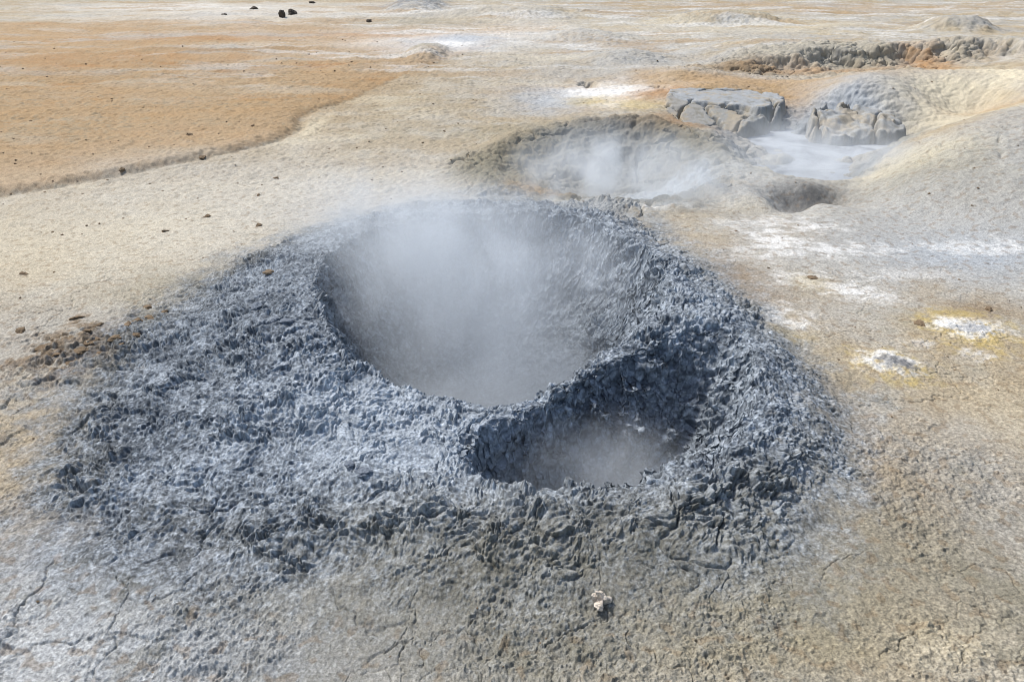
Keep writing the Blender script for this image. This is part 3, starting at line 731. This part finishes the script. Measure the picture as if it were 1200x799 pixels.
for (px, py, w) in [(52, 407, 22), (116, 381, 16), (92, 372, 20), (132, 396, 22), (96, 412, 24), (176, 372, 18), (108, 400, 26), (148, 382, 24), (82, 422, 22), (172, 361, 18), (192, 364, 14), (120, 412, 18), (160, 376, 18), (140, 405, 14), (68, 416, 14), (24, 389, 22), (160, 392, 14), (104, 389, 14)]:
    put('clod', clods[rnd.randrange(5)], px, py, w * .8, 'brown crumbly clod in the pile at the left foot of the crater', 'clod', 'brown clods piled left of the crater', sy=.7, sz=.6, sink=.55)
for (px, py, w, lb) in [(316, 322, 18, 'brownish stone bedded in the left rim crust'), (302, 360, 20, 'dark lump on the left rim above a cluster of lumps'), (336, 377, 22, 'dark blue lump on the left rim near the large pit'), (322, 374, 16, 'dark lump left of the larger dark lump on the left rim'), (425, 552, 24, 'dark lump on the front rim left of the small pit'), (410, 545, 16, 'smaller dark lump beside the front rim lump'), (750, 556, 14, 'knob of mud on the front lip of the small pit'), (802, 545, 16, 'mud lump on the right end of the small pit lip'), (706, 556, 10, 'tiny mud knob in the middle of the front lip')]:
    put('mud_lump', clods[1] if px == 316 else greys[rnd.randrange(4)], px, py, w * .85, lb, 'lump', sz=.7, sink=.6)
# crumbs lying about
k = 0
while k < 240:
    px = rnd.uniform(0, 1200); py = rnd.uniform(60, 790) if rnd.random() < .6 else rnd.uniform(60, 300)
    if k % 3 == 0: px, py = rnd.uniform(0, 560), rnd.uniform(45, 200)
    g = at(px, py)
    inside = False
    j = (np.searchsorted(R_, math.hypot(g[0], g[1])) - 1) * NA + np.searchsorted(A_, math.atan2(g[0], g[1]))
    if crd[j] > .05 or hollowd[j] > 0 or poold[j] > -.3: continue
    put('crumb', clods[rnd.randrange(5)], px, py, rnd.choice([1.8, 2, 2.2, 2.5, 3]) if py < 200 else rnd.choice([2.2, 2.5, 3, 3.5]), 'small crumb of dried mud on the bare ground', 'crumb', 'mud crumbs scattered on the bare ground', sy=.8, sz=.8)
    k += 1

# ------------------------------------------------------------------ milky pool
def water_material():
    m = bpy.data.materials.new('milky_water'); t, n, l = nt(m); b = n['Principled BSDF']
    g = n.new('ShaderNodeNewGeometry'); q = n.new('ShaderNodeTexNoise'); q.inputs['Scale'].default_value = 2.6; q.inputs['Detail'].default_value = 7; q.inputs['Roughness'].default_value = .65; q.inputs['Distortion'].default_value = .8
    l.new(g.outputs['Position'], q.inputs['Vector'])
    r = n.new('ShaderNodeValToRGB'); r.color_ramp.elements[0].position = .38; r.color_ramp.elements[1].position = .56
    r.color_ramp.elements[0].color = (.17, .185, .205, 1); r.color_ramp.elements[1].color = (.42, .45, .48, 1)
    l.new(q.outputs['Fac'], r.inputs[0]); l.new(r.outputs[0], b.inputs['Base Color']); b.inputs['Roughness'].default_value = .55
    bp = n.new('ShaderNodeBump'); bp.inputs['Strength'].default_value = .4; bp.inputs['Distance'].default_value = .05
    l.new(q.outputs['Fac'], bp.inputs['Height']); l.new(bp.outputs[0], b.inputs['Normal'])
    return m


pl = W([(830, 168, -.14), (870, 148, -.14), (940, 138, -.14), (1000, 146, -.14), (1070, 165, -.14), (1060, 205, -.14), (1000, 228, -.14), (945, 229, -.14), (905, 221, -.14), (860, 200, -.14)])
pm = bpy.data.meshes.new('water'); pm.from_pydata([(p[0], p[1], -.14) for p in pl], [], [list(range(len(pl)))]); pm.materials.append(water_material())
po = bpy.data.objects.new('water', pm); COL.objects.link(po); po['kind'] = 'structure'


# ------------------------------------------------------------------ steam
def steam(name, c, rad, dens, nscale=2.2, lo_=.42, hi_=.72, seed=0.0, soft=1.0, rot=0, label=None):
    import bmesh
    bm = bmesh.new(); bmesh.ops.create_icosphere(bm, subdivisions=3, radius=1)
    me = bpy.data.meshes.new(name); bm.to_mesh(me); bm.free()
    o = bpy.data.objects.new(name, me); COL.objects.link(o)
    o.location = c; o.scale = rad; o.rotation_euler[2] = math.radians(rot)
    m = bpy.data.materials.new('steam'); t, n, l = nt(m); n.remove(n['Principled BSDF'])
    out = n['Material Output']; v = n.new('ShaderNodeVolumePrincipled')
    v.inputs['Color'].default_value = (.93, .97, 1.0, 1); v.inputs['Anisotropy'].default_value = .0
    tc = n.new('ShaderNodeTexCoord'); ln = n.new('ShaderNodeVectorMath'); ln.operation = 'LENGTH'
    l.new(tc.outputs['Object'], ln.inputs[0])
    fo = n.new('ShaderNodeMapRange'); fo.interpolation_type = 'SMOOTHSTEP'; fo.inputs[1].default_value = 1.0; fo.inputs[2].default_value = 1.0 - soft; fo.inputs[3].default_value = 0; fo.inputs[4].default_value = 1
    l.new(ln.outputs['Value'], fo.inputs[0])
    g = n.new('ShaderNodeNewGeometry'); mp = n.new('ShaderNodeMapping'); mp.inputs['Location'].default_value = (seed, seed * .7, 0); mp.inputs['Scale'].default_value = (1, 1, .75); mp.inputs['Rotation'].default_value = (.3, .5, 0)
    l.new(g.outputs['Position'], mp.inputs['Vector'])
    q = n.new('ShaderNodeTexNoise'); q.inputs['Scale'].default_value = nscale; q.inputs['Detail'].default_value = 6; q.inputs['Roughness'].default_value = .6; q.inputs['Distortion'].default_value = 1.3
    l.new(mp.outputs[0], q.inputs['Vector'])
    mr = n.new('ShaderNodeMapRange'); mr.inputs[1].default_value = lo_; mr.inputs[2].default_value = hi_; mr.inputs[3].default_value = 0; mr.inputs[4].default_value = 1
    l.new(q.outputs['Fac'], mr.inputs[0])
    a = n.new('ShaderNodeMath'); a.operation = 'MULTIPLY'; l.new(fo.outputs[0], a.inputs[0]); l.new(mr.outputs[0], a.inputs[1])
    b = n.new('ShaderNodeMath'); b.operation = 'MULTIPLY'; l.new(a.outputs[0], b.inputs[0]); b.inputs[1].default_value = dens
    l.new(b.outputs[0], v.inputs['Density']); l.new(v.outputs[0], out.inputs['Volume'])
    me.materials.append(m); o['kind'] = 'stuff'
    if label: o['label'] = label
    return o


def over(px, py, zz):
    p = at(px, py, .1)
    return (p[0], p[1], zz)


steam('steam', over(560, 345, -.42), (1.05, 1.25, .46), 2.1, 1.5, .3, .68, 0, .7, label='thin grey steam filling the large pit')
steam('steam', over(540, 300, .06), (1.3, 1.1, .46), 3.6, 1.6, .33, .66, 3, 1., label='white steam rising out of the back of the large pit')
steam('steam', over(470, 272, .25), (.95, .75, .36), 2.2, 2.6, .42, .64, 29, 1., label='thin white wisps over the left back of the large pit')
steam('steam', over(690, 478, -.28), (.58, .5, .34), 3.2, 2.6, .3, .64, 7, .7, label='grey steam inside the small pit')
steam('steam', over(725, 210, .06), (1.25, 1.1, .5), 4.0, 2.3, .43, .64, 11, 1., label='steam drifting over the hollow behind the crater')
steam('steam', over(960, 178, .0), (1.5, 1.3, .45), 2.2, 1.9, .42, .62, 17, 1., label='thin steam over the milky pool')

# ------------------------------------------------------------------ sky, sun, camera
w = bpy.data.worlds.new('World'); sc.world = w; w.use_nodes = True
t = w.node_tree; bg = t.nodes['Background']
sky = t.nodes.new('ShaderNodeTexSky'); sky.sky_type = 'NISHITA'; sky.sun_disc = False
SUN_EL, SUN_AZ = 54.0, -52.0            # azimuth measured from +Y towards +X
sky.sun_elevation = math.radians(SUN_EL); sky.sun_rotation = math.radians(SUN_AZ)
sky.air_density = 1.0; sky.dust_density = 2.5; sky.ozone_density = 1.0
t.links.new(sky.outputs[0], bg.inputs['Color']); bg.inputs['Strength'].default_value = .10
sd = bpy.data.lights.new('sun', 'SUN'); sd.energy = 2.8; sd.angle = math.radians(8); sd.color = (1, .965, .92)
so = bpy.data.objects.new('sun', sd); COL.objects.link(so)
so.rotation_euler = (math.radians(90 - SUN_EL), 0, math.radians(180 - SUN_AZ))

cd_ = bpy.data.cameras.new('camera'); cam = bpy.data.objects.new('camera', cd_); COL.objects.link(cam)
cd_.sensor_fit = 'HORIZONTAL'; cd_.angle = math.radians(69); cd_.clip_end = 1000; cd_.clip_start = .05
cam.location = (0, 0, CAM_H); cam.rotation_euler = (math.pi / 2 - PITCH, 0, 0)
sc.camera = cam
sc.view_settings.view_transform = 'Standard'; sc.view_settings.look = 'None'
sc.view_settings.exposure = 0.5; sc.view_settings.gamma = 1; sc.view_settings.use_curve_mapping = False
sc.cycles.max_bounces = 5; sc.cycles.diffuse_bounces = 3; sc.cycles.volume_bounces = 4
sc.cycles.use_denoising = True; sc.cycles.filter_width = 1.0
sc.cycles.volume_step_rate = 1.0; sc.cycles.volume_max_steps = 256
